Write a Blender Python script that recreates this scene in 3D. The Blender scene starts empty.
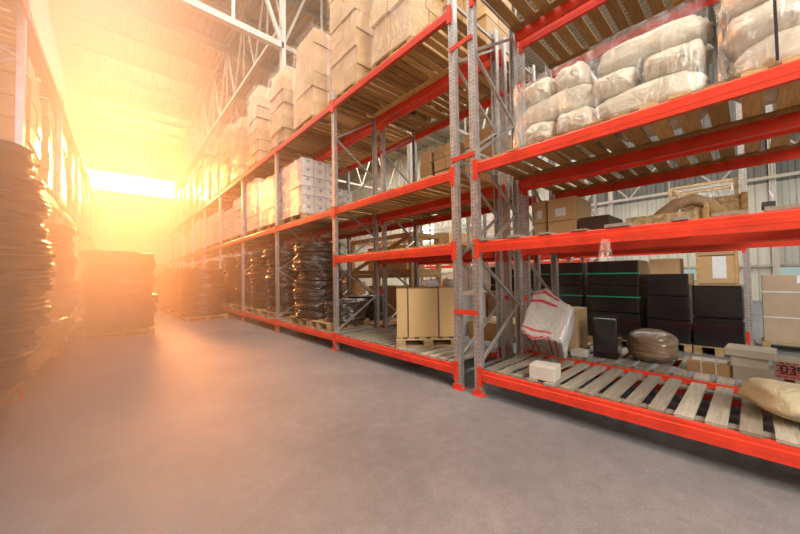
import bpy, bmesh, math, random
from mathutils import Vector, Matrix, noise
C = bpy.context.scene.collection
sc = bpy.context.scene
PI = math.pi

# ------------------------------------------------------------------ materials
def nodes(name):
    m = bpy.data.materials.new(name); m.use_nodes = True
    nt = m.node_tree; b = nt.nodes['Principled BSDF']
    return m, nt, b
def nd(nt, t, **kw):
    n = nt.nodes.new(t)
    for k, v in kw.items():
        if k in n.inputs: n.inputs[k].default_value = v
        else: setattr(n, k, v)
    return n
def mixc(nt, fac, a, b, mode='MIX'):
    n = nt.nodes.new('ShaderNodeMix'); n.data_type = 'RGBA'; n.blend_type = mode
    for s, v in ((0, fac), (6, a), (7, b)):
        if hasattr(v, 'links') or hasattr(v, 'is_linked'): nt.links.new(v, n.inputs[s])
        else: n.inputs[s].default_value = v if s == 0 else (*v, 1)[:4]
    return n.outputs[2]
def coord(nt, scale=(1, 1, 1), kind='Object'):
    t = nt.nodes.new('ShaderNodeTexCoord'); m = nt.nodes.new('ShaderNodeMapping')
    m.inputs['Scale'].default_value = scale
    nt.links.new(t.outputs[kind], m.inputs['Vector']); return m.outputs['Vector']
def noise_t(nt, vec, scale, detail=4, rough=.55, dist=0):
    n = nt.nodes.new('ShaderNodeTexNoise'); n.inputs['Scale'].default_value = scale
    n.inputs['Detail'].default_value = detail; n.inputs['Roughness'].default_value = rough; n.inputs['Distortion'].default_value = dist
    nt.links.new(vec, n.inputs['Vector']); return n.outputs['Fac']
def ramp(nt, fac, stops):
    n = nt.nodes.new('ShaderNodeValToRGB'); nt.links.new(fac, n.inputs['Fac'])
    e = n.color_ramp.elements
    while len(e) < len(stops): e.new(.5)
    for el, (p, c) in zip(e, stops): el.position = p; el.color = (*c, 1)
    return n.outputs['Color']
def bump(nt, b, h, strength=.3, dist=.01):
    n = nt.nodes.new('ShaderNodeBump'); n.inputs['Strength'].default_value = strength; n.inputs['Distance'].default_value = dist
    nt.links.new(h, n.inputs['Height']); nt.links.new(n.outputs['Normal'], b.inputs['Normal'])

def simple(name, col, rough=.5, metal=0, var=.12, nscale=6, bstr=.15, bscale=40, spec=.5, coat=0, stretch=(1, 1, 1), island=0):
    m, nt, b = nodes(name)
    v = coord(nt, stretch)
    f = noise_t(nt, v, nscale)
    dark = tuple(c * (1 - var * 1.6) for c in col); light = tuple(min(1, c * (1 + var)) for c in col)
    c = ramp(nt, f, [(.3, dark), (.7, light)])
    if island:
        g = nt.nodes.new('ShaderNodeNewGeometry')
        r = ramp(nt, g.outputs['Random Per Island'], [(0, (1 - island,) * 3), (1, (1, 1, 1))])
        c = mixc(nt, 1.0, c, r, 'MULTIPLY')
    if 'card' in name:
        oi = nt.nodes.new('ShaderNodeObjectInfo')
        c = mixc(nt, 1.0, c, ramp(nt, oi.outputs['Random'], [(0, (.78, .76, .72)), (1, (1, 1, 1))]), 'MULTIPLY')
    nt.links.new(c, b.inputs['Base Color'])
    b.inputs['Roughness'].default_value = rough; b.inputs['Metallic'].default_value = metal
    b.inputs['Specular IOR Level'].default_value = spec; b.inputs['Coat Weight'].default_value = coat
    b.inputs['Coat Roughness'].default_value = .12
    if bstr: bump(nt, b, noise_t(nt, v, bscale), bstr, .004)
    return m
M = {}
def wood(name, a, b_, stretch, island=.45):
    m, nt, b = nodes(name)
    v = coord(nt, stretch)
    f = noise_t(nt, v, 3.0, 6, .65, .6)
    g = nt.nodes.new('ShaderNodeNewGeometry')
    base = ramp(nt, g.outputs['Random Per Island'], [(0, a), (.55, tuple((x + y) / 2 for x, y in zip(a, b_))), (1, b_)])
    grain = ramp(nt, f, [(.25, (.62, .58, .52)), (.6, (1, 1, 1))])
    nt.links.new(mixc(nt, 1.0, base, grain, 'MULTIPLY'), b.inputs['Base Color'])
    b.inputs['Roughness'].default_value = .75
    bump(nt, b, f, .25, .003)
    M[name] = m
wood('deck_wood', (.36, .19, .06), (.78, .50, .20), (1.2, 14, 14))
wood('grey_slat', (.26, .22, .16), (.52, .47, .37), (1.2, 14, 14))
wood('pallet_wood', (.42, .27, .12), (.66, .47, .24), (5, 5, 12))
wood('crate_wood', (.55, .33, .13), (.72, .47, .21), (4, 4, 4))
M['red'] = simple('red_paint', (.80, .055, .022), .38, 0, .10, 5, .08, 60)
M['steel'] = simple('galvanized_steel', (.62, .61, .58), .38, .75, .14, 18, .08, 60)
M['whitesteel'] = simple('pale_painted_steel', (.66, .62, .56), .5, .0, .06)
M['truss'] = simple('grey_painted_steel', (.46, .41, .34), .55, .0, .06)
M['card'] = simple('cardboard', (.60, .40, .20), .8, 0, .07, 3, .1, 30)
M['card_d'] = simple('dark_cardboard', (.36, .21, .09), .8, 0, .1, 3, .1, 30)
M['card_g'] = simple('greyish_cardboard', (.42, .36, .28), .8, 0, .08, 3, .1, 30)
M['card_tan'] = simple('tan_cardboard', (.52, .40, .28), .8, 0, .06, 3, .1, 30)
M['card_l'] = simple('pale_cardboard', (.80, .53, .25), .6, 0, .08, 3, .12, 20, coat=.25)
M['card_w'] = simple('white_cardboard', (.82, .76, .68), .6, 0, .05, 3, .1, 20, coat=.2)
M['card_gold'] = simple('golden_cardboard', (.62, .40, .17), .6, 0, .05, 2, .06, 20, coat=.15)
M['label'] = simple('label_paper', (.36, .30, .52), .6, 0, .05)
M['paper'] = simple('white_paper', (.82, .84, .88), .6, 0, .04)
M['tape'] = simple('brown_strap', (.13, .08, .05), .4, 0, .05)
M['strapg'] = simple('green_strap', (.02, .42, .24), .35, 0, .05)
M['strapw'] = simple('white_strap', (.75, .75, .75), .35, 0, .05)
M['redmark'] = simple('red_print', (.48, .02, .03), .5, 0, .05)
M['ink'] = simple('black_ink', (.02, .02, .02), .6, 0, .02)
M['osb'] = simple('strand_board', (.80, .56, .28), .75, 0, .35, 22, .2, 40)
M['darkbox'] = simple('dark_brown_board', (.10, .055, .03), .55, 0, .15)
M['grime'] = simple('dark_steel', (.05, .045, .04), .6, 0, .2)
M['yellow'] = simple('yellow_plastic', (.75, .50, .03), .4)

def film_black(name, col, stretch, bs, rough=.22, bd=.03):
    m, nt, b = nodes(name)
    v = coord(nt, stretch)
    n1 = noise_t(nt, v, 3.2, 5, .6, .8)
    nt.links.new(ramp(nt, n1, [(.3, tuple(c * .6 for c in col)), (.75, tuple(c * 1.6 for c in col))]), b.inputs['Base Color'])
    b.inputs['Roughness'].default_value = rough; b.inputs['Specular IOR Level'].default_value = .6
    b.inputs['Coat Weight'].default_value = .8; b.inputs['Coat Roughness'].default_value = .12
    bump(nt, b, n1, bs, bd); M[name] = m
film_black('black_film', (.007, .007, .008), (1.5, 1.5, 5), .35, .25, .02)
film_black('hose_film', (.030, .018, .010), (1.2, 1.2, 9), .8, .2, .045)
film_black('brown_bale', (.22, .15, .085), (2, 2, 12), .8, .3, .03)
def sackm(name, col, coat, rough=.55):
    m, nt, b = nodes(name)
    v = coord(nt)
    n1 = noise_t(nt, v, 5, 6, .62, .9)
    nt.links.new(ramp(nt, n1, [(.25, tuple(c * .86 for c in col)), (.7, col)]), b.inputs['Base Color'])
    b.inputs['Roughness'].default_value = rough; b.inputs['Coat Weight'].default_value = coat; b.inputs['Coat Roughness'].default_value = .16
    bump(nt, b, n1, .9, .045); M[name] = m
sackm('sack', (.74, .66, .50), .7)
sackm('jute', (.66, .57, .36), .0, .85)
sackm('greyplastic', (.46, .41, .36), .6, .35)
sackm('whiteplastic', (.88, .88, .92), .6, .35)

def clear(name, alpha, stretch=(3, 3, 1), rough=.16, dif=.12):
    m, nt, b = nodes(name)
    out = nt.nodes['Material Output']; nt.nodes.remove(b)
    g = nt.nodes.new('ShaderNodeBsdfGlossy'); g.inputs['Color'].default_value = (.95, .95, .95, 1); g.inputs['Roughness'].default_value = rough
    d = nt.nodes.new('ShaderNodeBsdfDiffuse'); d.inputs['Color'].default_value = (.8, .8, .8, 1)
    v = coord(nt, stretch); n1 = noise_t(nt, v, 5, 5, .6, 1.2)
    bn = nt.nodes.new('ShaderNodeBump'); bn.inputs['Strength'].default_value = 1; bn.inputs['Distance'].default_value = .04
    nt.links.new(n1, bn.inputs['Height']); nt.links.new(bn.outputs['Normal'], g.inputs['Normal'])
    gm = nt.nodes.new('ShaderNodeMixShader'); gm.inputs['Fac'].default_value = dif
    nt.links.new(g.outputs[0], gm.inputs[1]); nt.links.new(d.outputs[0], gm.inputs[2])
    tr = nt.nodes.new('ShaderNodeBsdfTransparent'); mx = nt.nodes.new('ShaderNodeMixShader')
    r = ramp(nt, n1, [(.35, (alpha * .3,) * 3), (.75, (min(1, alpha * 1.8),) * 3)])
    nt.links.new(r, mx.inputs['Fac']); nt.links.new(tr.outputs[0], mx.inputs[1]); nt.links.new(gm.outputs[0], mx.inputs[2])
    nt.links.new(mx.outputs[0], out.inputs['Surface']); M[name] = m
clear('wrap', .13, (3, 3, 1), .14, .06)
clear('wrap_streak', .20, (1, 1, 12), .2, .03)

# concrete
m, nt, b = nodes('concrete')
v = coord(nt)
n1 = noise_t(nt, v, .7, 6, .6, .3); n2 = noise_t(nt, v, 9, 8, .7); n3 = noise_t(nt, v, 70, 3, .6)
c = ramp(nt, n1, [(.3, (.165, .170, .175)), (.7, (.26, .265, .27))])
c = mixc(nt, .55, c, ramp(nt, n2, [(.3, (.55, .55, .55)), (.65, (1, 1, 1))]), 'MULTIPLY')
nt.links.new(mixc(nt, .4, c, ramp(nt, n3, [(.35, (.6, .6, .6)), (.6, (1, 1, 1))]), 'MULTIPLY'), b.inputs['Base Color'])
nt.links.new(ramp(nt, n2, [(.3, (.60,) * 3), (.7, (.80,) * 3)]), b.inputs['Roughness'])
bump(nt, b, n3, .12, .004); M['concrete'] = m
M['deckpanel'] = simple('roof_sheet', (.52, .43, .32), .5, .0, .04, 2, .0)
M['wallpanel'] = simple('wall_sheet', (.58, .58, .50), .5, .0, .04, 2, .0)
M['wallwarm'] = simple('warm_wall_sheet', (.52, .46, .38), .5, .0, .04, 2, .0)
M['darkpanel'] = simple('dark_roof_sheet', (.16, .16, .14), .6, .0, .05, 2, .0)
# perforated upright: rows of slots
m, nt, b = nodes('perforated_steel')
v = coord(nt); sp = nt.nodes.new('ShaderNodeSeparateXYZ'); nt.links.new(v, sp.inputs[0])
def mth(op, a, bb=None):
    n = nt.nodes.new('ShaderNodeMath'); n.operation = op
    for i, x in enumerate((a, bb)):
        if x is None: continue
        if hasattr(x, 'is_linked'): nt.links.new(x, n.inputs[i])
        else: n.inputs[i].default_value = x
    return n.outputs[0]
zz = mth('FRACT', mth('MULTIPLY', sp.outputs['Z'], 20.0))
slot = mth('MULTIPLY', mth('GREATER_THAN', zz, .6), mth('LESS_THAN', mth('ABSOLUTE', mth('SUBTRACT', mth('ABSOLUTE', sp.outputs['Y']), .024)), .0035))
base = ramp(nt, noise_t(nt, v, 14), [(.3, (.55, .54, .52)), (.7, (.78, .77, .75))])
nt.links.new(mixc(nt, slot, base, (.12, .115, .11)), b.inputs['Base Color'])
b.inputs['Metallic'].default_value = .8; b.inputs['Roughness'].default_value = .36
M['perf'] = m
def emis(name, col, s):
    m = bpy.data.materials.new(name); m.use_nodes = True; nt = m.node_tree
    nt.nodes.remove(nt.nodes['Principled BSDF']); e = nt.nodes.new('ShaderNodeEmission')
    e.inputs['Color'].default_value = (*col, 1); e.inputs['Strength'].default_value = s
    nt.links.new(e.outputs[0], nt.nodes['Material Output'].inputs['Surface']); M[name] = m
emis('window_glow', (1.0, .80, .52), 14)
emis('window_bright', (1.0, .93, .80), 6)
emis('window_day', (.80, 1.0, .92), .45)

# ------------------------------------------------------------------ mesh builder
class MB:
    def __init__(s): s.v = []; s.f = []; s.mi = []; s.smooth = []
    def add(s, vs, fs, mi=0, sm=False):
        o = len(s.v); s.v += [tuple(p) for p in vs]
        for f in fs: s.f.append(tuple(i + o for i in f)); s.mi.append(mi); s.smooth.append(sm)
        return s
    def box(s, x0, x1, y0, y1, z0, z1, mi=0):
        vs = [(x, y, z) for z in (z0, z1) for y in (y0, y1) for x in (x0, x1)]
        return s.add(vs, [(0, 2, 3, 1), (4, 5, 7, 6), (0, 1, 5, 4), (2, 6, 7, 3), (0, 4, 6, 2), (1, 3, 7, 5)], mi)
    def obox(s, c, half, rot=None, mi=0):
        r = rot or Matrix.Identity(3)
        vs = [Vector(c) + r @ Vector((x * half[0], y * half[1], z * half[2])) for z in (-1, 1) for y in (-1, 1) for x in (-1, 1)]
        return s.add(vs, [(0, 2, 3, 1), (4, 5, 7, 6), (0, 1, 5, 4), (2, 6, 7, 3), (0, 4, 6, 2), (1, 3, 7, 5)], mi)
    def bar(s, a, b, w, h, up=(0, 0, 1), mi=0):
        a = Vector(a); b = Vector(b); d = (b - a); L = d.length; d.normalize()
        u = Vector(up)
        if abs(d.dot(u)) > .98: u = Vector((0, 1, 0))
        x = d.cross(u).normalized(); y = x.cross(d)
        return s.obox((a + b) / 2, (w / 2, L / 2, h / 2), Matrix((x, d, y)).transposed(), mi)
    def tube(s, pts, r, n=8, mi=0):
        pts = [Vector(p) for p in pts]; rings = []
        for i, p in enumerate(pts):
            d = (pts[min(i + 1, len(pts) - 1)] - pts[max(i - 1, 0)]).normalized()
            u = Vector((0, 0, 1)) if abs(d.z) < .9 else Vector((1, 0, 0))
            x = d.cross(u).normalized(); y = x.cross(d)
            rings.append([p + r * (x * math.cos(2 * PI * k / n) + y * math.sin(2 * PI * k / n)) for k in range(n)])
        vs = [q for g in rings for q in g]
        fs = [(i * n + k, i * n + (k + 1) % n, (i + 1) * n + (k + 1) % n, (i + 1) * n + k) for i in range(len(pts) - 1) for k in range(n)]
        fs += [tuple(range(n - 1, -1, -1)), tuple((len(pts) - 1) * n + k for k in range(n))]
        return s.add(vs, fs, mi, True)
    def extrude(s, prof, axis, a, b, mi=0, closed=True):
        # prof: list of 2D points in the plane perpendicular to axis
        def P(p, t):
            if axis == 'X': return (t, p[0], p[1])
            if axis == 'Y': return (p[0], t, p[1])
            return (p[0], p[1], t)
        n = len(prof); vs = [P(p, a) for p in prof] + [P(p, b) for p in prof]
        fs = [(i, (i + 1) % n, n + (i + 1) % n, n + i) for i in range(n if closed else n - 1)]
        if closed: fs += [tuple(range(n - 1, -1, -1)), tuple(range(n, 2 * n))]
        return s.add(vs, fs, mi)
    def mesh(s, name, mats, bevel=0):
        me = bpy.data.meshes.new(name); me.from_pydata(s.v, [], s.f)
        for mt in mats: me.materials.append(M[mt])
        for p, i, sm in zip(me.polygons, s.mi, s.smooth): p.material_index = i; p.use_smooth = sm
        bm = bmesh.new(); bm.from_mesh(me); bmesh.ops.recalc_face_normals(bm, faces=bm.faces)
        if bevel:
            bmesh.ops.bevel(bm, geom=[e for e in bm.edges if len(e.link_faces) == 2 and e.calc_face_angle(0) > .5], offset=bevel, segments=2, affect='EDGES', profile=.6)
        bm.to_mesh(me); bm.free(); me.update()
        return me
    def build(s, name, mats, parent=None, bevel=0, loc=(0, 0, 0)):
        if isinstance(mats, str): mats = [mats]
        o = bpy.data.objects.new(name, s.mesh(name, mats, bevel)); C.objects.link(o)
        o.location = loc
        if parent: o.parent = parent
        return o
def empty(name, loc=(0, 0, 0), rz=0):
    o = bpy.data.objects.new(name, None); C.objects.link(o); o.location = loc; o.rotation_euler = (0, 0, rz)
    o.empty_display_size = .1; return o
def tag(o, label=None, cat=None, group=None, kind=None):
    if label: o['label'] = label
    if cat: o['category'] = cat
    if group: o['group'] = group
    if kind: o['kind'] = kind
    return o
def kids(o): return KIDS.get(o.name, []) if False else [c for c in CH if c.parent == o]
def link_copy(src, parent=None, loc=None, rot=None, scale=None):
    c = src.copy(); C.objects.link(c)
    if parent is not None: c.parent = parent
    if loc is not None: c.location = loc
    if rot is not None: c.rotation_euler = rot
    if scale is not None: c.scale = scale
    return c
def inst(name, mesh, parent, loc, rot=(0, 0, 0), scale=(1, 1, 1)):
    o = bpy.data.objects.new(name, mesh); C.objects.link(o); o.parent = parent
    o.location = loc; o.rotation_euler = rot; o.scale = scale; return o
ORD = ['first', 'second', 'third', 'fourth', 'fifth', 'sixth', 'seventh', 'eighth', 'ninth', 'tenth', 'eleventh', 'twelfth', 'thirteenth', 'fourteenth', 'fifteenth', 'sixteenth', 'seventeenth', 'eighteenth', 'nineteenth', 'twentieth', 'twenty-first', 'twenty-second', 'twenty-third', 'twenty-fourth']

# ------------------------------------------------------------------ layout constants (metres)
XF, XM, XB0, XB1 = 3.15, 4.20, 4.36, 5.41         # aisle-side rack front/back, rear rack front/back
Y0, BAY, GAP = 2.45, 2.895, .29                   # centre of the near end post of the long racks
L0, L1, L2, L3 = .30, 1.777, 2.705, 4.77          # beam tops
NB = 9
YEND = Y0 + NB * BAY
YWALL = 36.0
H = 13.5
YN = Y0 - GAP                                     # near rack starts here and runs toward -Y

# ------------------------------------------------------------------ setting
def struct(o, label=None): return tag(o, label, kind='structure')
struct(MB().box(-2.1, 22.2, -6, YWALL + .2, -.12, 0).build('floor', 'concrete'))
def corrugated(axis, lo, hi, a, b, base, depth, period, mats, name, face):
    # face: which coordinate is the sheet offset
    mb = MB(); pr = []; x = lo
    while x < hi:
        pr += [(x, 0), (x + period * .36, 0), (x + period * .5, depth), (x + period * .86, depth)]; x += period
    pr.append((min(x, hi + period), 0))
    top = [(p, base + q) for p, q in pr]
    vs = []; n = len(top)
    for t in (a, b):
        for p, q in top:
            if face == 'roof': vs.append((p, t, q))
            elif face == 'wallY': vs.append((p, q, t))
            elif face == 'wallX': vs.append((q, p, t))
    mb.add(vs, [(i, i + 1, n + i + 1, n + i) for i in range(n - 1)])
    o = mb.build(name, mats); 
    sm = o.modifiers.new('Solidify', 'SOLIDIFY'); sm.thickness = .004
    return struct(o)
corrugated('Y', -2.1, 22.1, -6, YWALL + .1, H, .09, .30, ['deckpanel'], 'ceiling', 'roof')
# back wall in three bands round the strip window
zw0, zw1 = 8.9, 10.45
wb = MB()
def ribwall(mb, x0, x1, y, z0, z1, period=.25, d=.045):
    x = x0; pr = []
    while x < x1 - .01: pr += [(x, y), (x + period * .4, y), (x + period * .5, y - d), (x + period * .9, y - d)]; x += period
    pr.append((x1, y)); n = len(pr)
    vs = [(p, q, t) for t in (z0, z1) for p, q in pr]
    mb.add(vs, [(i, i + 1, n + i + 1, n + i) for i in range(n - 1)])
ribwall(wb, -2.1, 22.1, YWALL, 0, zw0); ribwall(wb, -2.1, 22.1, YWALL, zw1, H + .1)
wb.box(4.45, 22.1, YWALL - .02, YWALL + .06, zw0, zw1)
struct(wb.build('wall_back', 'wallwarm'))
w = MB().box(-2.0, 4.45, YWALL + .02, YWALL + .06, zw0, zw1).build('window_1', 'window_glow'); struct(w)
fr = MB()
for k in range(8): fr.box(-2.0 + k * .92 - .03, -2.0 + k * .92 + .03, YWALL - .06, YWALL + .01, zw0, zw1)
fr.box(-2, 4.45, YWALL - .07, YWALL + .01, zw0 - .06, zw0); fr.box(-2, 4.45, YWALL - .07, YWALL + .01, zw1, zw1 + .06)
o = fr.build('window_frame', 'whitesteel'); o.parent = w
n = 1
for z in (4.9, 5.6, 2.6):
    struct(MB().box(-2, 22, YWALL - .22, YWALL - .06, z - .05, z + .05).build('trim_%d' % n, 'truss')); n += 1
lw = MB(); pr = []; y = -6
while y < YWALL: pr += [(-2.05, y), (-2.05, y + .12), (-2.0, y + .15), (-2.0, y + .27)]; y += .3
k_ = len(pr); lw.add([(a, b2, t) for t in (0, H + .1) for a, b2 in pr], [(i, i + 1, k_ + i + 1, k_ + i) for i in range(k_ - 1)])
struct(lw.build('wall_left', 'wallwarm'))
XW = 22.0
rw = MB(); pr = []; y = -6
while y < YWALL: pr += [(XW + .05, y), (XW + .05, y + .16), (XW, y + .2), (XW, y + .36)]; y += .4
k_ = len(pr)
def bandx(z0, z1, mi): rw.add([(a, b2, t) for t in (z0, z1) for a, b2 in pr], [(i, i + 1, k_ + i + 1, k_ + i) for i in range(k_ - 1)], mi)
bandx(0, 5.35, 0); bandx(5.35, H + .1, 1)
for f_i in range(len(rw.mi)):
    if rw.mi[f_i] == 1 and rw.v[rw.f[f_i][0]][1] > 7: rw.mi[f_i] = 0
struct(rw.build('wall_right', ['wallpanel', 'darkpanel']))
struct(MB().box(XW - .16, XW - .02, -6, YWALL, 1.55, 1.65).build('trim_%d' % n, 'truss')); n += 1
# right wall windows, low
wi = 2
for yy in (.9, -2.3, 4.1, 7.3):
    w = MB().box(XW - .06, XW - .03, yy, yy + 1.6, .95, 1.5).build('window_%d' % wi, 'window_day'); struct(w); wi += 1
    f = MB()
    for q in (0, .8, 1.6): f.box(XW - .1, XW - .02, yy + q - .03, yy + q + .03, .92, 1.53)
    f.box(XW - .1, XW - .02, yy, yy + 1.6, .9, .95); f.build('window_frame', 'truss', w)
w = MB().box(XW - .06, XW - .03, 19.6, 21.8, 4.5, 6.0).build('window_%d' % wi, 'window_bright'); struct(w); wi += 1

# roof steel
def ibeam_x(mb, x0, x1, y, z0, h, w):
    mb.box(x0, x1, y - w / 2, y + w / 2, z0, z0 + .02); mb.box(x0, x1, y - w / 2, y + w / 2, z0 + h - .02, z0 + h); mb.box(x0, x1, y - .01, y + .01, z0, z0 + h)
ys = [17.9 - 2.42 * k for k in range(1, 10)] + [17.9 + 2.42 * k for k in range(0, 8)]
for y in sorted(ys):
    mb = MB(); big = abs(y - 17.9) < .1 or abs(y - 27.6) < .2
    if big: ibeam_x(mb, -2, 22, y, H - .55, .54, .3)
    else: ibeam_x(mb, -2, 22, y, H - .22, .21, .12)
    struct(mb.build('trim_%d' % n, 'truss')); n += 1
struct(MB().box(-1.98, -1.75, -6, YWALL, H - .42, H - .24).build('trim_%d' % n, 'truss')); n += 1
def truss(pts_a, pts_b, zb, zt, steps, name, lab, w=.12, mt_='truss'):
    t = tag(empty(name, pts_a), lab, 'roof truss', kind='structure')
    A = Vector((0, 0, 0)); B = Vector(pts_b) - Vector(pts_a)
    up = Vector((0, 0, 1))
    z0 = zb - pts_a[2]; z1 = zt - pts_a[2]
    MB().bar(A + up * z0, B + up * z0, w, w).build('bottom_chord', mt_, t)
    MB().bar(A + up * z1, B + up * z1, w, w).build('top_chord', mt_, t)
    d = MB()
    for k in range(steps):
        a = A + (B - A) * (k / steps); b_ = A + (B - A) * ((k + 1) / steps); mm = (a + b_) / 2
        d.bar(a + up * z0, mm + up * z1, w * .5, w * .5); d.bar(mm + up * z1, b_ + up * z0, w * .5, w * .5)
        d.bar(mm + up * z0, mm + up * z1, w * .4, w * .4)
    d.build('web_bars', mt_, t)
    return t
truss((4.28, 10.5, 10), (4.28, YWALL, 10), 10.0, H - .3, 9, 'roof_truss', 'pale steel roof truss running along above the aisle-side racks')
truss((10.4, -5, 10), (10.4, YWALL, 10), 10.0, H - .3, 14, 'roof_truss', 'pale steel roof truss far behind the rear rack')
truss((-1.9, 10.5, 9.1), (4.28, 10.5, 9.1), 9.25, H - .3, 2, 'roof_truss', 'white steel cross truss above the aisle meeting the column', .20, 'whitesteel')
truss((4.28, 10.5, 9.1), (22, 10.5, 9.1), 9.25, H - .3, 6, 'roof_truss', 'pale steel cross truss continuing beyond the column', .16)
truss((4.28, 22.5, 9.1), (22, 22.5, 9.1), 9.25, H - .3, 6, 'roof_truss', 'pale steel cross truss seen far through the racks', .16)
truss((XW - .4, -6, 5.5), (XW - .4, YWALL, 5.5), 5.5, 7.6, 12, 'roof_truss', 'dark steel truss along the top of the pale right wall', .14)
for (x, y, lab) in ((4.28, 10.5, 'white steel column rising behind the carton loads to the cross truss'), (4.28, 35.7, 'pale column in the far corner of the hall'), (10.4, 10.6, 'pale column far behind the rear rack'), (10.4, 22.6, 'pale column farther down the next nave'),
                    (XW - .3, -.75, 'grey column on the pale right wall'), (XW - .3, 5.4, 'grey column on the right wall farther left'), (XW - .3, 11.5, 'grey column at the far part of the right wall')):
    mb = MB()
    hh = H - .1
    s_ = .07 if abs(x - 4.28) < .01 else .12
    mb.box(-s_, s_, -.1, -.08, 0, hh); mb.box(-s_, s_, .08, .1, 0, hh); mb.box(-.015, .015, -.08, .08, 0, hh)
    mb.box(-s_, s_, -.14, .14, 0, .02)
    tag(mb.build('steel_column', 'whitesteel', loc=(x, y, 0)), lab, 'column', kind='structure')

# ------------------------------------------------------------------ racks
def post_mesh(h):
    # open C profile, 90 mm wide along Y, 70 mm deep along X, open to +X
    mb = MB(); w, d, t = .046, .07, .004
    prof = [(0, -w), (d, -w), (d, -w + .016), (d - t, -w + .016), (d - t, -w + t), (t, -w + t), (t, -.012), (.012, -.009), (.012, .009), (t, .012), (t, w - t), (d - t, w - t), (d - t, w - .016), (d, w - .016), (d, w), (0, w), (0, .013), (.010, .009), (.010, -.009), (0, -.013)]
    # simplified watertight strip: two channels side by side
    mb.extrude([(0, -w), (0, -.012), (.006, -.012), (.006, -w + t), (d, -w + t), (d, -w)], 'Z', 0, h)
    mb.extrude([(0, w), (d, w), (d, w - t), (.006, w - t), (.006, .012), (0, .012)], 'Z', 0, h)
    mb.box(.008, .013, -.013, .013, 0, h)
    mb.box(d - .003, d, -w, -w + .018, 0, h); mb.box(d - .003, d, w - .018, w, 0, h)
    return mb.mesh('post', ['perf'])
PM = post_mesh(L3 + .22); PM_low = post_mesh(L3 + .22)
def frame(parent, y, depth, top, post_m, phase=0, foot=True, sub=True):
    f = MB(); a, b = .05, depth - .05
    z = .36 + phase; s = 0; pts = []
    f.bar((a, y, .18), (b, y, .18), .03, .03); f.bar((a, y, top - .15), (b, y, top - .15), .03, .03)
    while z < top - .3:
        z2 = min(z + .62, top - .2)
        f.bar((a if s == 0 else b, y, z), (b if s == 0 else a, y, z2), .028, .034, up=(0, 1, 0)); s ^= 1; z = z2
        if s == 0 and int(z * 2) % 4 == 1: f.bar((a, y, z), (b, y, z), .028, .034)
    fo = f.build('upright_frame', 'steel', parent)
    for x, sgn in ((0, 1), (depth, -1)):
        inst('post', post_m, fo, (x, y, 0), (0, 0, 0 if sgn == 1 else PI))
        g = MB(); g.box(x - .03 if sgn == 1 else x - .10, x + .10 if sgn == 1 else x + .03, y - .07, y + .07, 0, .008)
        g.box(min(x - .02 * sgn, x + .0 * sgn), max(x - .02 * sgn, x + .0), y - .06, y + .06, 0, .07)
        for q in (-.052, .052): g.tube([(x - .012 * sgn, y + q, .008), (x - .012 * sgn, y + q, .025)], .012, 6)
        g.build('foot_plate', 'red', fo)
    return fo
def beam_mb(y0, y1, x, z, sgn, h=.125):
    # stepped box beam, visible face toward -sgn
    t = .045
    mb = MB(); o = lambda q: x + q * sgn
    pr = [(o(0), z - h), (o(0), z - h * .36), (o(.010), z - h * .32), (o(.010), z - .012), (o(.016), z), (o(t), z), (o(t), z - h)]
    mb.extrude(pr, 'Y', y0 + .045, y1 - .045)
    mb.box(min(o(-.002), o(.0002)), max(o(-.002), o(.0002)), y0 + .05, y1 - .05, z - h * .66, z - h * .60)
    for yy, s in ((y0, 1), (y1, -1)):   # end connectors hooked on the post
        a, b_ = sorted((yy - .0 * s, yy + .05 * s))
        mb.box(min(o(-.008), o(.03)), max(o(-.008), o(.03)), a, b_, z - h - .07, z + .035)
    return mb
def rack(name, lab, loc, rz, frames, depth, levels, flip=False, top=L3 + .22):
    """frames: list of local y; levels: function bay index -> list of z"""
    t = tag(empty(name, loc, rz), lab, 'pallet rack')
    for i, y in enumerate(frames): frame(t, y, depth, top, PM, 0)
    for i in range(len(frames) - 1):
        for z in levels(i):
            beam_mb(frames[i], frames[i + 1], -.012, z, 1).build('beam', 'red', t)
            beam_mb(frames[i], frames[i + 1], depth + .012, z, -1).build('beam', 'red', t)
    return t
long_frames = [k * BAY for k in range(NB + 1)]
near_frames = [-BAY, 0]
rF = rack('pallet_rack', 'long red and grey pallet rack lining the right side beyond the post pair', (XF, Y0, 0), 0, long_frames, XM - XF, lambda i: (L0, L1, L2, L3) if i == 0 else (L0, L2, L3))
rB = rack('pallet_rack', 'long rear pallet rack back to back with the aisle-side one', (XB0, Y0, 0), 0, long_frames[:6], XB1 - XB0, lambda i: (L1, L2, L3) if i == 0 else (L0, L2, L3))
rN = rack('pallet_rack', 'nearest red pallet rack at right holding the white sacks', (XF, YN, 0), 0, near_frames, XM - XF, lambda i: (L0, L1, L2, L3))
rNB = rack('pallet_rack', 'rear rack directly behind the nearest rack at right', (XB0, YN, 0), 0, near_frames, XB1 - XB0, lambda i: (L0, L1, L2, L3))
# row ties
for (par, x, zs) in ((rF, 0, (.95, 2.82, 4.22)),):
    for z in zs: MB().box(-.02, -.008, -GAP - .02, .02, z - .028, z + .028).build('row_tie', 'red', par)
for z in (1.05, 2.6, 4.1):
    for yy in (-.0,):
        for k in (0, 1, 2):
            MB().box(XM - XF - .02, XB0 - XF + .02, k * BAY - .02, k * BAY - .008, z - .03, z + .03).build('row_tie', 'red', rF)
    MB().box(XM - XF - .02, XB0 - XF + .02, -.02, -.008, z - .03, z + .03).build('row_tie', 'red', rN)

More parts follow.
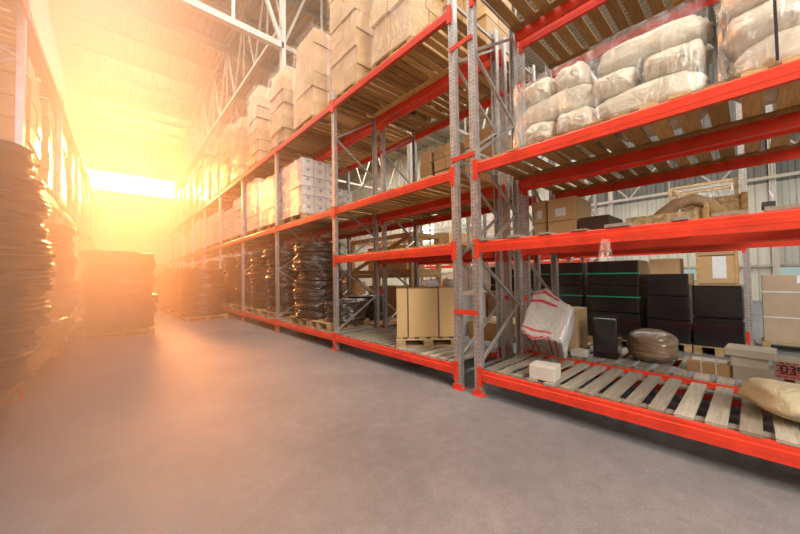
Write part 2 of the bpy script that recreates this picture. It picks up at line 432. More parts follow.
# left rack, a touch out of parallel, faces +X
LRZ = -math.radians(1.5)
LLOC = (-.79, 5.85, 0)
rotL = Matrix.Rotation(LRZ, 3, 'Z')
def Lp(x, y, z=0):                       # local (x toward the rack's back, y along) -> world
    return Vector(LLOC) + rotL @ Vector((-x, y, z))
def left_rack():
    t = tag(empty('pallet_rack', LLOC, LRZ), 'pallet rack along the left side of the aisle carrying the huge hose coils', 'pallet rack')
    D = 1.05; fr = [-BAY + k * BAY for k in range(9)]
    for y in fr:
        f = MB(); z = .36; s = 0
        while z < L3 - .1:
            z2 = z + .62; f.bar((-.05 if s == 0 else -D + .05, y, z), (-D + .05 if s == 0 else -.05, y, z2), .028, .034, up=(0, 1, 0)); s ^= 1; z = z2
        fo = f.build('upright_frame', 'steel', t)
        inst('post', PM, fo, (0, y, 0), (0, 0, PI)); inst('post', PM, fo, (-D, y, 0))
        g = MB(); g.box(-.1, .03, y - .07, y + .07, 0, .008); g.box(0, .02, y - .06, y + .06, 0, .16)
        for q in (-.05, .05): g.tube([(.02, y + q, .03), (.035, y + q, .03)], .014, 6)
        g.build('foot_plate', 'red', fo)
    for i in range(8):
        for z in (L0, 2.78, 4.80):
            beam_mb(fr[i], fr[i + 1], .012, z, -1).build('beam', 'red', t)
            beam_mb(fr[i], fr[i + 1], -D - .012, z, 1).build('beam', 'red', t)
    return t
rL = left_rack()
# third row across the next aisle
r3 = rack('pallet_rack', 'rack across the next aisle behind the black wrapped stacks', (8.15, 0.05, 0), 0, [0, 2.9, 5.8, 8.7], 1.0, lambda i: (.30, 1.91))
rack('pallet_rack', 'shelving far behind with red beams seen through the frames', (13.0, 4.0, 0), 0, [0, 2.9, 5.8, 8.7], 1.0, lambda i: (.9, 1.9, 3.0))

# ------------------------------------------------------------------ slatted decks
def deck_mesh(length, depth, period, width, mat, seed, miss=0):
    rnd = random.Random(seed); mb = MB(); y = .02
    while y + width < length:
        if rnd.random() >= miss:
            w = width * rnd.uniform(.88, 1.1); dy = rnd.uniform(-.008, .008); dz = rnd.uniform(0, .003)
            a = rnd.uniform(-.006, .006)
            x0, x1 = rnd.uniform(-.005, .02), depth - rnd.uniform(-.005, .03)
            mb.add([(x0, y + dy, .022 + dz), (x1, y + dy + a, .022 + dz), (x1, y + dy + a + w, .022 + dz), (x0, y + dy + w, .022 + dz),
                    (x0, y + dy, .001), (x1, y + dy + a, .001), (x1, y + dy + a + w, .001), (x0, y + dy + w, .001)],
                   [(0, 1, 2, 3), (7, 6, 5, 4), (0, 4, 5, 1), (1, 5, 6, 2), (2, 6, 7, 3), (3, 7, 4, 0)])
        y += period
    for x in (.055, depth - .17):
        mb.box(x, x + .10, .01, length - .01, -.021, 0)
    return mb.mesh('slatted_deck', [mat])
DM_far = [deck_mesh(BAY - .06, XM - XF, .158, .108, 'deck_wood', s, .02) for s in range(3)]
DM_L2 = [deck_mesh(BAY - .06, XM - XF, .19, .13, 'deck_wood', 10 + s) for s in range(2)]
DM_L0 = [deck_mesh(BAY - .06, XM - XF, .167, .104, 'grey_slat', 20 + s) for s in range(2)]
def deck(mesh, x, y, z, lab, group, par=None, rz=0):
    o = bpy.data.objects.new('slatted_deck', mesh); C.objects.link(o); o.location = (x, y, z); o.rotation_euler = (0, 0, rz)
    tag(o, lab, 'shelf deck', group); return o
lvl = {'L0': (L0, 'bottom'), 'L1': (L1, 'low middle'), 'L2': (L2, 'middle'), 'L3': (L3, 'top')}
for i in range(NB):
    for nm in (('L0', 'L1', 'L2', 'L3') if i == 0 else ('L0', 'L2', 'L3')):
        z, wname = lvl[nm]
        me = DM_far[(i + len(nm)) % 3] if nm != 'L0' else DM_L0[i % 2]
        deck(me, XF, Y0 + i * BAY + .03, z + .001, 'slatted deck, long aisle rack, %s level, %s bay from the post pair' % (wname, ORD[i]), 'wooden decks of the long aisle rack')
        if i < 5 and not (nm == 'L0' and i == 0):
            deck(DM_far[(i + 1) % 3], XB0, Y0 + i * BAY + .03, z + .001, 'slatted deck, long rear rack, %s level, %s bay from the post pair' % (wname, ORD[i]), 'wooden decks of the long rear rack')
for nm in ('L0', 'L1', 'L2', 'L3'):
    z, wname = lvl[nm]
    me = {'L0': DM_L0[0], 'L1': DM_L2[1], 'L2': DM_L2[0], 'L3': DM_far[1]}[nm]
    if nm == 'L1': continue
    deck(me if nm != 'L3' else DM_L2[1], XF, YN - BAY + .03, z + .001, 'wide-slat wooden deck on the %s level of the nearest aisle rack' % wname, 'wooden decks of the nearest racks')
    deck(me if nm != 'L3' else DM_L2[0], XB0, YN - BAY + .03, z + .001, 'wide-slat wooden deck on the %s level of the rack behind the nearest one' % wname, 'wooden decks of the nearest racks')
for i in range(8):
    for z, wname in ((L0, 'bottom'), (2.78, 'middle'), (4.80, 'top')):
        p = Lp(1.05, -BAY + i * BAY + .03, z + .001)
        deck(DM_far[i % 3], *p, 'slatted wooden deck, left rack, %s level, %s bay from the camera' % (wname, ORD[i]), 'wooden decks of the left rack', rz=LRZ)

# ------------------------------------------------------------------ pallets
def pallet_mesh(w=.8, l=1.2, n=7):
    mb = MB()
    for k in range(n):
        y = k * (l - .1) / (n - 1); mb.box(0, w, y, y + .1, .122, .144)
    for x in (0, w / 2 - .05, w - .1):
        mb.box(x, x + .1, 0, l, .10, .121)
        for y in (0, l / 2 - .07, l - .14): mb.box(x, x + .1, y, y + .14, .0225, .099)
        mb.box(x, x + .1, 0, l, 0, .022)
    return mb.mesh('pallet', ['pallet_wood'])
PAL = {}
def pallet(x, y, z, w, l, lab, group=None, rz=0, along='Y'):
    key = (w, l)
    if key not in PAL: PAL[key] = pallet_mesh(w, l, max(4, int(l / .17)))
    o = bpy.data.objects.new('pallet', PAL[key]); C.objects.link(o); o.location = (x, y, z); o.rotation_euler = (0, 0, rz)
    return tag(o, lab, 'pallet', group)
def pallet_x(x, y, z, w, l, lab, group=None):
    # blocks seen from the aisle: three rows, boards running across
    key = ('x', w, l)
    if key not in PAL:
        mb = MB()
        n = max(4, int(w / .16))
        for k in range(n):
            xx = k * (w - .1) / (n - 1); mb.box(xx, xx + .1, 0, l, .122, .144)
        for yy in (0, l / 2 - .05, l - .1):
            mb.box(0, w, yy, yy + .1, .10, .121)
            for xx in (0, w / 2 - .07, w - .14): mb.box(xx, xx + .14, yy, yy + .1, .0225, .099)
            mb.box(0, w, yy, yy + .1, 0, .022)
        PAL[key] = mb.mesh('pallet', ['pallet_wood'])
    o = bpy.data.objects.new('pallet', PAL[key]); C.objects.link(o); o.location = (x, y, z)
    return tag(o, lab, 'pallet', group)

# ------------------------------------------------------------------ carton loads
def carton_mesh(dx, dy, dz, mat, label=False, bevel=.004):
    mb = MB().box(-dx / 2, dx / 2, -dy / 2, dy / 2, 0, dz)
    me = mb.mesh('carton', [mat, 'label' if label else 'card_d'], bevel)
    bm = bmesh.new(); bm.from_mesh(me)
    def quad(vs):
        f = bm.faces.new([bm.verts.new(v) for v in vs]); f.material_index = 1
    e = .0015
    if label:
        quad([(-dx / 2 - e, -.02, dz * .62), (-dx / 2 - e, .05, dz * .62), (-dx / 2 - e, .05, dz * .88), (-dx / 2 - e, -.02, dz * .88)])
        quad([(-.03, -dy / 2 - e, dz * .60), (.05, -dy / 2 - e, dz * .60), (.05, -dy / 2 - e, dz * .88), (-.03, -dy / 2 - e, dz * .88)])
    else:
        quad([(-dx / 2 - e, -dy / 2 + .02, dz * .49), (-dx / 2 - e, dy / 2 - .02, dz * .49), (-dx / 2 - e, dy / 2 - .02, dz * .505), (-dx / 2 - e, -dy / 2 + .02, dz * .505)])
    bmesh.ops.recalc_face_normals(bm, faces=[f for f in bm.faces if f.material_index == 0])
    bm.to_mesh(me); bm.free(); return me
def wrap_shell(parent, x0, x1, y0, y1, z0, z1, seed, amp=.02, mat='wrap', n=8):
    """wrinkled film around a load: four walls, real surface with folds"""
    mb = MB(); per = []
    cs = [(x0, y0), (x1, y0), (x1, y1), (x0, y1)]
    for a in range(4):
        p, q = cs[a], cs[(a + 1) % 4]
        for k in range(n): per.append((p[0] + (q[0] - p[0]) * k / n, p[1] + (q[1] - p[1]) * k / n))
    N = len(per); rows = 16; vs = []
    cx, cy = (x0 + x1) / 2, (y0 + y1) / 2
    for r in range(rows + 1):
        z = z0 + (z1 - z0) * r / rows
        for (x, y) in per:
            d = Vector((x - cx, y - cy)).normalized(); k = noise.noise(Vector((x * 5 + seed, y * 5, z * 4))) * amp + amp * .6
            vs.append((x + d.x * k, y + d.y * k, z))
    fs = [(r * N + i, r * N + (i + 1) % N, (r + 1) * N + (i + 1) % N, (r + 1) * N + i) for r in range(rows) for i in range(N)]
    mb.add(vs, fs, 0, True)
    return mb.build('stretch_wrap', mat, parent)
def carton_load(x, y, z, nx, ny, nz, dx, dy, dz, mat, lab, group, seed, jit=.015, label=False, wrap=True, merged=False, cat='carton load', lean=0, topdrop=0):
    rnd = random.Random(seed)
    key = (dx, dy, dz, mat, label)
    if key not in CM: CM[key] = carton_mesh(dx * .968, dy * .968, dz * .955, mat, label)
    me = CM[key]
    if merged:
        bm = bmesh.new()
    t = None if merged else tag(empty('carton_load', (x, y, z)), lab, cat, group)
    for k in range(nz):
        lx, ly = rnd.uniform(-jit, jit) * 1.4 + lean * k, rnd.uniform(-jit, jit) * 1.4
        for i in range(nx):
            for j in range(ny):
                if not (i == 0 or j == 0 or k == nz - 1 or (i == nx - 1 and x < 0)): continue
                if k == nz - 1 and topdrop and rnd.random() < topdrop: continue
                p = ((i + .5) * dx + lx + rnd.uniform(-jit, jit) * .5, (j + .5) * dy + ly + rnd.uniform(-jit, jit) * .5, k * dz)
                a = rnd.uniform(-.02, .02) * jit / .015
                if merged:
                    tmp = bmesh.new(); tmp.from_mesh(me); tmp.transform(Matrix.Translation(p) @ Matrix.Rotation(a, 4, 'Z'))
                    m2 = bpy.data.meshes.new('t'); tmp.to_mesh(m2); tmp.free(); bm.from_mesh(m2); bpy.data.meshes.remove(m2)
                else: inst('carton', me, t, p, (0, 0, a))
    if merged:
        mm = bpy.data.meshes.new('carton_load'); bm.to_mesh(mm); bm.free()
        for q in me.materials: mm.materials.append(q)
        o = bpy.data.objects.new('carton_load', mm); C.objects.link(o); o.location = (x, y, z)
        return tag(o, lab, cat, group)
    if wrap: wrap_shell(t, -.03, nx * dx + .03, -.03, ny * dy + .03, -.02, nz * dz + .005, seed)
    return t
CM = {}
DZ = .024   # deck thickness on top of the beams

# top level: tall loads
starts = [3.25, 4.68, 6.30, 7.95, 9.85, 11.6, 13.1, 14.7, 16.3, 17.9, 19.5, 21.2, 22.9, 24.7, 26.3]
nzs = [7, 8, 6, 6, 7, 6, 7, 7, 6, 7, 7, 7, 6, 7, 7]
for i, (y, nz) in enumerate(zip(starts, nzs)):
    z = L3 + DZ
    nth = ORD[i]
    pallet_x(XF + .09, y, z, .86, .95, 'pallet under the %s top-shelf carton load from the post pair' % nth, 'pallets on the top shelf')
    carton_load(XF + .10, y + .02, z + .146, 2, 2, nz, .42, .455, .335, 'card_l', 'tall wrapped carton load on the top shelf, %s from the near post pair' % nth, 'carton loads on the top shelf', 100 + i, jit=.028 if i != 1 else .02, merged=i > 8)
# back rack top level loads (seen through / over)
for i, y in enumerate((2.75, 4.3, 5.9, 8.7, 10.3)):
    z = L3 + DZ
    pallet_x(XB0 + .09, y, z, .86, .95, 'wooden pallet on the top shelf of the rear rack, %s from its near end' % ORD[i], 'pallets on the rear top shelf')
    carton_load(XB0 + .10, y + .02, z + .146, 2, 2, 6, .42, .455, .335, 'card_l', 'carton load on the rear top shelf, %s from its near end' % ORD[i], 'carton loads on the rear top shelf', 200 + i, jit=.02, wrap=False)

# middle level white loads, bays beyond the second
k = 0
for b in range(1, NB):
    for q in range(2 if b > 0 else 1):
        y = Y0 + b * BAY + .12 + q * 1.36
        if b == 1 and q == 0: 
            y = Y0 + b * BAY + .12
            continue
        z = L2 + DZ
        top_n = [6, 6, 5, 6, 6, 5, 6, 6][b - 1] + (1 if (b + q) % 3 == 0 else 0)
        pallet_x(XF + .06, y, z, .92, 1.2, 'pallet under the %s white carton load of the middle shelf, counted from the camera' % ORD[k], 'pallets on the middle shelf')
        carton_load(XF + .07, y + .02, z + .146, 3, 4, top_n, .30, .29, .215, 'card_w', 'white labelled carton load on the middle shelf, %s from the camera' % ORD[k], 'white carton loads on the middle shelf', 300 + k, jit=.008, label=True, wrap=k < 6, merged=k > 2, cat='carton load')
        k += 1
for i, y in enumerate((8.55, 11.4, 14.2)):
    pallet_x(XB0 + .06, y - .6, L2 + DZ, .92, 1.2, 'pallet on the middle shelf of the rear rack, %s from the camera' % ORD[i], 'pallets on the rear middle shelf')
    carton_load(XB0 + .07, y - .58, L2 + DZ + .146, 3, 4, 5, .30, .29, .215, 'card_w', 'white labelled carton load on the middle shelf of the rear rack, %s from the camera' % ORD[i], 'white carton loads on the rear middle shelf', 340 + i, jit=.008, label=True, wrap=False)

# rear rack middle level, first bay: small brown carton stacks
for (x, y, nx, ny, nz, s) in ((4.5, 2.72, 2, 2, 4, 1), (4.5, 3.42, 2, 2, 4, 2), (4.5, 4.06, 2, 1, 4, 3), (4.5, 4.5, 2, 1, 1, 4)):
    pallet_x(x - .02, y - .01, L2 + DZ, .76, .27 * ny + .02, 'small pallet under the %s' % {1: 'tallest brown carton stack behind the post pair', 2: 'brown carton stack left of the tallest one', 3: 'narrow brown carton stack', 4: 'low pair of brown cartons'}[s], None)
    carton_load(x, y, L2 + DZ + .146, nx, ny, nz, .36, .27, .23, 'card', {1: 'tallest brown carton stack right behind the post pair on the rear middle shelf', 2: 'brown carton stack left of the tallest one on the rear middle shelf', 3: 'narrow brown carton stack on the rear middle shelf', 4: 'low pair of brown cartons on the rear middle shelf'}[s], 'small carton stacks on the rear middle shelf', 360 + s, jit=.01, wrap=False)

# ------------------------------------------------------------------ hose coils
def coil_mesh(r, h, seed, nh=6, rin=.45, rough=1.0):
    rnd = random.Random(seed); mb = MB(); N = 56
    prof = []
    ri = r * rin; hr = h / nh
    steps = 3
    for k in range(nh):          # outer hoses
        for q in range(steps):
            a = -PI / 2 + PI * (q + .5) / steps; prof.append((r - hr * .5 + hr * .55 * math.cos(a), (k + .5) * hr + hr * .48 * math.sin(a)))
    m_ = max(3, int((r - ri) / hr / 1.6))
    for k in range(m_): # top
        rr = r - hr * .9 - (r - hr - ri) * (k / m_); prof.append((rr, h)); prof.append((rr - (r - ri) / m_ * .45, h - hr * .35))
    prof += [(ri, h * .8), (ri, h * .2)]
    prof.append((r * .7, 0.0))
    P = len(prof); vs = []
    for i in range(N):
        th = 2 * PI * i / N
        c, s = math.cos(th), math.sin(th)
        for j, (pr, pz) in enumerate(prof):
            k = noise.noise(Vector((c * 2.2 + seed, s * 2.2, pz * 9))) * .06 * rough + noise.noise(Vector((c * 6 + seed, s * 6, pz * 34))) * .04 * rough
            if pr < r * .6: k *= .3
            dz = noise.noise(Vector((c * 1.5, s * 1.5 + seed, 3.3))) * .02
            vs.append(((pr + k) * c, (pr + k) * s, pz + dz))
    fs = [(i * P + j, ((i + 1) % N) * P + j, ((i + 1) % N) * P + (j + 1) % P, i * P + (j + 1) % P) for i in range(N) for j in range(P)]
    mb.add(vs, fs, 0, True)
    return mb.mesh('hose_coil', ['hose_film'])
COILS = [coil_mesh(.60, .22, s, 6) for s in range(5)]
def film_shell(parent, r, h, seed):
    mb = MB(); N = 48; R = max(10, int(h / .07)); vs = []
    for j in range(R + 1):
        z = h * j / R
        for i in range(N):
            th = 2 * PI * i / N; c, s = math.cos(th), math.sin(th)
            rr = r + .012 + noise.noise(Vector((c * 1.6 + seed, s * 1.6, z * 5))) * .04 + abs(noise.noise(Vector((c * 5, s * 5 + seed, z * 16)))) * .03
            vs.append((rr * c, rr * s, z))
    mb.add(vs, [(j * N + i, j * N + (i + 1) % N, (j + 1) * N + (i + 1) % N, (j + 1) * N + i) for j in range(R) for i in range(N)], 0, True)
    return mb.build('stretch_wrap', 'wrap_streak', parent)
def coil_stack(x, y, z, r, n, lab, group, seed, hs=.22, wrap=True, bulge=None, merged=False):
    t = tag(empty('hose_coil_stack', (x, y, z)), lab, 'hose coil stack', group)
    rnd = random.Random(seed); zz = 0
    for k in range(n):
        s = r / .60 * (bulge(k / max(1, n - 1)) if bulge else 1) * rnd.uniform(.93, 1.04)
        sz = hs / .22 * rnd.uniform(.95, 1.05)
        inst('hose_coil', COILS[(k + seed) % 5], t, (rnd.uniform(-.04, .04), rnd.uniform(-.04, .04), zz), (rnd.uniform(-.03, .03), rnd.uniform(-.02, .02), rnd.uniform(0, 6.28)), (s, s, sz))
        zz += hs * .97
    return t
CG1 = 'black hose coil stacks on the bottom level of the right rack'
z0 = L0 + DZ
def rack_pallet(y, l, lab): pallet_x(XF + .03, y, z0, 1.0, l, lab, 'pallets on the bottom level of the right rack')
cs = [(6.95, .56, 8, 'widest'), (8.95, .52, 8, ''), (10.25, .50, 8, ''), (11.8, .50, 8, ''), (13.3, .52, 8, ''), (14.75, .5, 7, ''), (16.2, .52, 8, ''), (17.6, .5, 7, ''), (19.1, .52, 8, ''), (20.5, .52, 8, ''), (22.0, .52, 7, ''), (23.4, .52, 8, ''), (26.3, .52, 8, '')]
for i, (y, r, n_, w_) in enumerate(cs):
    rack_pallet(y - .55, 1.1, 'pallet under the %s tall hose coil stack of the right rack, counted from the camera' % ORD[i])
    coil_stack(XF + .53, y, z0 + .146, r, n_, 'tall film-wrapped black hose coil stack on the right rack, %s from the camera' % ORD[i], CG1, 10 + i, wrap=i < 5)
rack_pallet(5.62, .98, 'short pallet with block ends under the low hose bundle')
coil_stack(XF + .56, 5.95 - .12, z0 + .146, .46, 2, 'low wrapped black hose bundle beside the second post of the right rack', None, 31, hs=.22)
coil_stack(4.85, 6.6, L0 + DZ, .50, 3, 'low black hose coil stack on the rear rack behind the post', None, 33, hs=.2)
# stacks standing in the aisle
AG = 'hose coil stacks standing in the aisle'
pallet_x(-.42, 10.3, 0, 1.25, 1.2, 'floor pallet under the broad hose coil stack in the middle of the aisle', 'floor pallets in the aisle')
coil_stack(.19, 10.95, .146, .72, 9, 'broad tall black hose coil stack standing on a pallet in the aisle', AG, 41, hs=.222)
pallet_x(1.78, 12.3, 0, 1.25, 1.2, 'floor pallet under the coil stack in front of the right rack', 'floor pallets in the aisle')
coil_stack(2.40, 12.95, .146, .65, 7, 'squat black hose coil stack in front of the right rack', AG, 42, hs=.235)
for i, (x, y, r, n_) in enumerate(((2.25, 14.7, .6, 7), (2.2, 16.6, .6, 8), (2.15, 18.5, .6, 7), (2.1, 20.4, .6, 7), (2.0, 22.4, .6, 8), (1.9, 24.6, .6, 7))):
    pallet_x(x - .6, y - .6, 0, 1.2, 1.2, 'floor pallet in the row behind the squat coil stack, %s in the row' % ORD[i], 'floor pallets in the aisle')
    coil_stack(x, y, .146, r, n_, 'hose coil stack in the row behind the squat one, %s in the row' % ORD[i], AG, 50 + i, hs=.22, wrap=False)
for i, (x, y) in enumerate(((.3, 15.2), (.35, 18.0), (.4, 21.0))):
    pallet_x(x - .6, y - .6, 0, 1.2, 1.2, 'floor pallet hidden behind the broad aisle stack, %s back' % ORD[i], 'floor pallets in the aisle')
    coil_stack(x, y, .146, .62, 6, 'hose coil stack behind the broad aisle stack, %s back' % ORD[i], AG, 60 + i, hs=.22, wrap=False)
# left rack stacks
LG = 'hose coil stacks on the left rack'
def lcoil(lx, ly, r, n_, lab, seed, hs=.24, wrap=True, bulge=None):
    p = Lp(lx, ly, L0 + DZ)
    q = Lp(.94, ly - .55, L0 + DZ)
    pallet_x(q.x, q.y, q.z, 1.08, 1.1, 'pallet under the ' + lab, 'pallets on the left rack').rotation_euler.z = LRZ
    coil_stack(p.x, p.y, p.z + .146, r, n_, lab, LG, seed, hs=hs, wrap=wrap, bulge=bulge)
lcoil(.28, -1.25, .66, 9, 'huge nearest hose coil stack on the left rack', 71, .245, True, lambda u: .90 + .16 * math.sin(PI * min(1, u * 1.1)))
lcoil(.32, .95, .60, 2, 'low hose coil bundle between the two big stacks of the left rack', 72, .2)
lcoil(.34, 2.15, .60, 8, 'second tall hose coil stack on the left rack', 73, .24)
for i, yy in enumerate((3.6, 5.05, 6.5, 7.95, 9.4, 10.85, 12.3)):
    lcoil(.58, yy, .52, 8, '%s farther hose coil stack on the left rack' % ORD[i], 80 + i, .235, i < 2)
# left rack loads
for i, (ly, nz) in enumerate(((.45, 5), (1.9, 5), (3.3, 5), (4.75, 5), (6.2, 5), (7.6, 5), (9.0, 5), (10.45, 5))):
    q = Lp(.98, ly, 2.78 + DZ)
    pallet_x(q.x, q.y, q.z, .95, .95, 'pallet on the middle level of the left rack, %s from the camera' % ORD[i], 'pallets on the left middle shelf').rotation_euler.z = LRZ
    o = carton_load(q.x + .02, q.y + .02, q.z + .146, 2, 2, nz, .46, .455, .29, 'card_l', 'wrapped pale carton load on the middle level of the left rack, %s from the camera' % ORD[i], 'carton loads on the left middle shelf', 400 + i, jit=.015, wrap=False, merged=i > 5)

# ------------------------------------------------------------------ sacks
def sack_mesh(sx, sy, sz, seed, mat='sack', rough=1.0, pinch=True, name='sack'):
    """filled sack: long axis X; flat seams at the two ends"""
    rnd = random.Random(seed); mb = MB(); N, R = 40, 26; vs = []
    e1, e2 = .62, .55
    def sp(a, e): return math.copysign(abs(a) ** e, a)
    for j in range(1, R):
        ph = -PI / 2 + PI * j / R
        for i in range(N):
            th = 2 * PI * i / N
            # long axis along X: ph runs along X
            x = sp(math.sin(ph), e1); c = sp(math.cos(ph), e1)
            y = c * sp(math.cos(th), e2); z = c * sp(math.sin(th), e2)
            if pinch:
                f = max(0, abs(x) - .72) / .28; y *= 1 + .10 * f; z *= 1 - .25 * f
            n = noise.noise(Vector((x * 1.8 + seed * 3.1, y * 1.8, z * 1.8))) * .09 + noise.noise(Vector((x * 5 + seed, y * 5, z * 5))) * .045
            n += abs(noise.noise(Vector((x * 9, math.atan2(z, y) * 2.2 + seed, 0)))) * .035 * abs(x)
            k = 1 + n * rough
            vs.append((x * k * sx / 2, y * k * sy / 2, max(z * k, -1.02) * sz / 2))
    a = len(vs); vs.append((-sx / 2 * 1.0, 0, 0)); vs.append((sx / 2 * 1.0, 0, 0))
    fs = [((j) * N + i, j * N + (i + 1) % N, (j + 1) * N + (i + 1) % N, (j + 1) * N + i) for j in range(R - 2) for i in range(N)]
    fs += [(a, (i + 1) % N, i) for i in range(N)] + [(a + 1, (R - 2) * N + i, (R - 2) * N + (i + 1) % N) for i in range(N)]
    mb.add(vs, fs, 0, True)
    return mb.mesh(name, [mat])
def sheet_wrap(parent, pts_boxes, seed, x0, x1, y0, y1, z0, z1, amp=.03, top=True):
    mb = MB(); N = 14
    def dome(u, v):  # rounded film cover following the pile
        pass
    return wrap_shell(parent, x0, x1, y0, y1, z0, z1, seed, amp, 'wrap', N)
zt = L2 + DZ
def sack_load(x, y, lab, sacks, seed, wrap):
    t = tag(empty('sack_load', (x, y, zt)), lab, 'sack load', 'film-wrapped sack loads on the middle shelf')
    for i, (cx, cy, cz, sx, sy, sz, rx, rz) in enumerate(sacks):
        me = sack_mesh(sx, sy, sz, seed + i * 7)
        inst('sack', me, t, (cx, cy, cz), (rx, 0, rz))
    if wrap: wrap_shell(t, *wrap, seed, .03, 'wrap', 12)
    return t
HP = PI / 2
# load A: nearest the posts, about five sacks
sA = [(.33, .20, .12, .62, .36, .24, 0, 0), (.33, .54, .12, .62, .36, .24, 0, .03),
      (.22, .36, .34, .72, .34, .24, 0, HP + .02), (.55, .36, .34, .72, .34, .24, 0, HP),
      (.30, .22, .55, .60, .30, .24, 0, .05), (.30, .52, .55, .60, .32, .24, 0, -.04), (.75, .36, .12, .7, .34, .24, 0, HP)]
sack_load(XF + .02, .90, 'smallest film-wrapped load of white sacks beside the posts, middle shelf', sA, 500, (.0, .92, .0, .73, 0, .66))
# load B: big long sacks
sB = [(.22, .46, .12, .74, .40, .24, .0, HP), (.64, .46, .12, .74, .40, .24, 0, HP),
      (.32, .68, .34, .62, .36, .22, 0, .04), (.30, .28, .34, .60, .40, .22, 0, 0), (.78, .46, .34, .7, .34, .22, 0, HP),
      (.26, .44, .56, .76, .42, .23, 0, HP), (.64, .44, .56, .74, .40, .23, 0, HP)]
sack_load(XF + .04, .10, 'film-wrapped load of long white sacks in the middle of the nearest rack, middle shelf', sB, 540, (.0, .90, .08, .82, 0, .70))
sC = [(.24, .30, .12, .84, .42, .25, 0, HP), (.64, .30, .12, .84, .42, .25, 0, HP),
      (.26, .54, .35, .52, .40, .24, 0, 0), (.26, .10, .35, .56, .44, .24, 0, 0), (.7, .3, .35, .9, .4, .24, 0, HP),
      (.22, .50, .59, .52, .42, .25, 0, HP + .1), (.30, -.02, .60, .52, .44, .26, 0, HP), (.68, .3, .59, .9, .42, .25, 0, HP)]
oC = sack_load(XF + .02, -.66, 'film-wrapped load of white sacks with a black strap at the right end, middle shelf', sC, 580, (.0, .90, -.16, .76, 0, .75))
mb = MB()
mb.box(-.045, -.038, .50, .515, 0, .76); mb.box(-.045, .9, .50, .515, .76, .767)
mb.build('strap', 'ink', oC)

# ------------------------------------------------------------------ bottom level, second bay: strapped carton
def strapped_carton():
    rz = math.radians(-42); q0 = (3.17, 3.60)
    def P(u, v): c, s_ = math.cos(rz), math.sin(rz); return q0[0] + u * c - v * s_, q0[1] + u * s_ + v * c
    px, py = P(0, 0)
    p = pallet_x(px, py, z0, .96, .66, 'light pallet under the big strapped carton'); p.rotation_euler.z = rz
    t = tag(empty('strapped_carton', (*P(.01, .01), z0 + .146), rz), 'big plain brown carton with two dark straps on a pallet beside the post pair', 'carton')
    MB().box(0, .93, 0, .62, 0, .73).build('carton_body', 'card_gold', t, .006)
    for x in (.16, .62):
        s = MB(); s.box(x, x + .022, -.006, -.001, 0, .736); s.box(x, x + .022, -.006, .62, .731, .736); s.build('strap', 'tape', t)
strapped_carton()
for i, (x, y, sx, mt, lab) in enumerate(((3.72, 3.4, .26, 'whiteplastic', 'crumpled clear plastic bag on top of the big strapped carton'), (3.9, 3.5, .20, 'grime', 'dark crumpled bundle on top of the big strapped carton'), (3.95, 3.2, .20, 'greyplastic', 'small pale bag at the far end on top of the strapped carton'))):
    o = bpy.data.objects.new('plastic_bag', sack_mesh(sx, sx * .8, .12, 620 + i, mt, 1.6)); C.objects.link(o); o.location = (x, y, z0 + .146 + .745 + .055); tag(o, lab, 'bag')
# white sack load on the rear rack at the gap
def plain_box(name, x0, x1, y0, y1, za, zb, mat, lab, cat, group=None, bevel=.008, rz=0):
    o = MB().box(-(x1 - x0) / 2, (x1 - x0) / 2, -(y1 - y0) / 2, (y1 - y0) / 2, 0, zb - za).build(name, mat, None, bevel, ((x0 + x1) / 2, (y0 + y1) / 2, za))
    o.rotation_euler.z = rz
    return tag(o, lab, cat, group)
plain_box('wrapped_bale', 4.46, 5.2, 3.35, 3.95, z0, 1.05, 'whiteplastic', 'white film-wrapped bale behind the gap of the post pair', 'bale', bevel=.04)
plain_box('carton', 4.5, 5.3, 2.5, 3.25, z0, .62, 'card_l', 'pale low carton on the rear rack behind the post pair', 'carton')

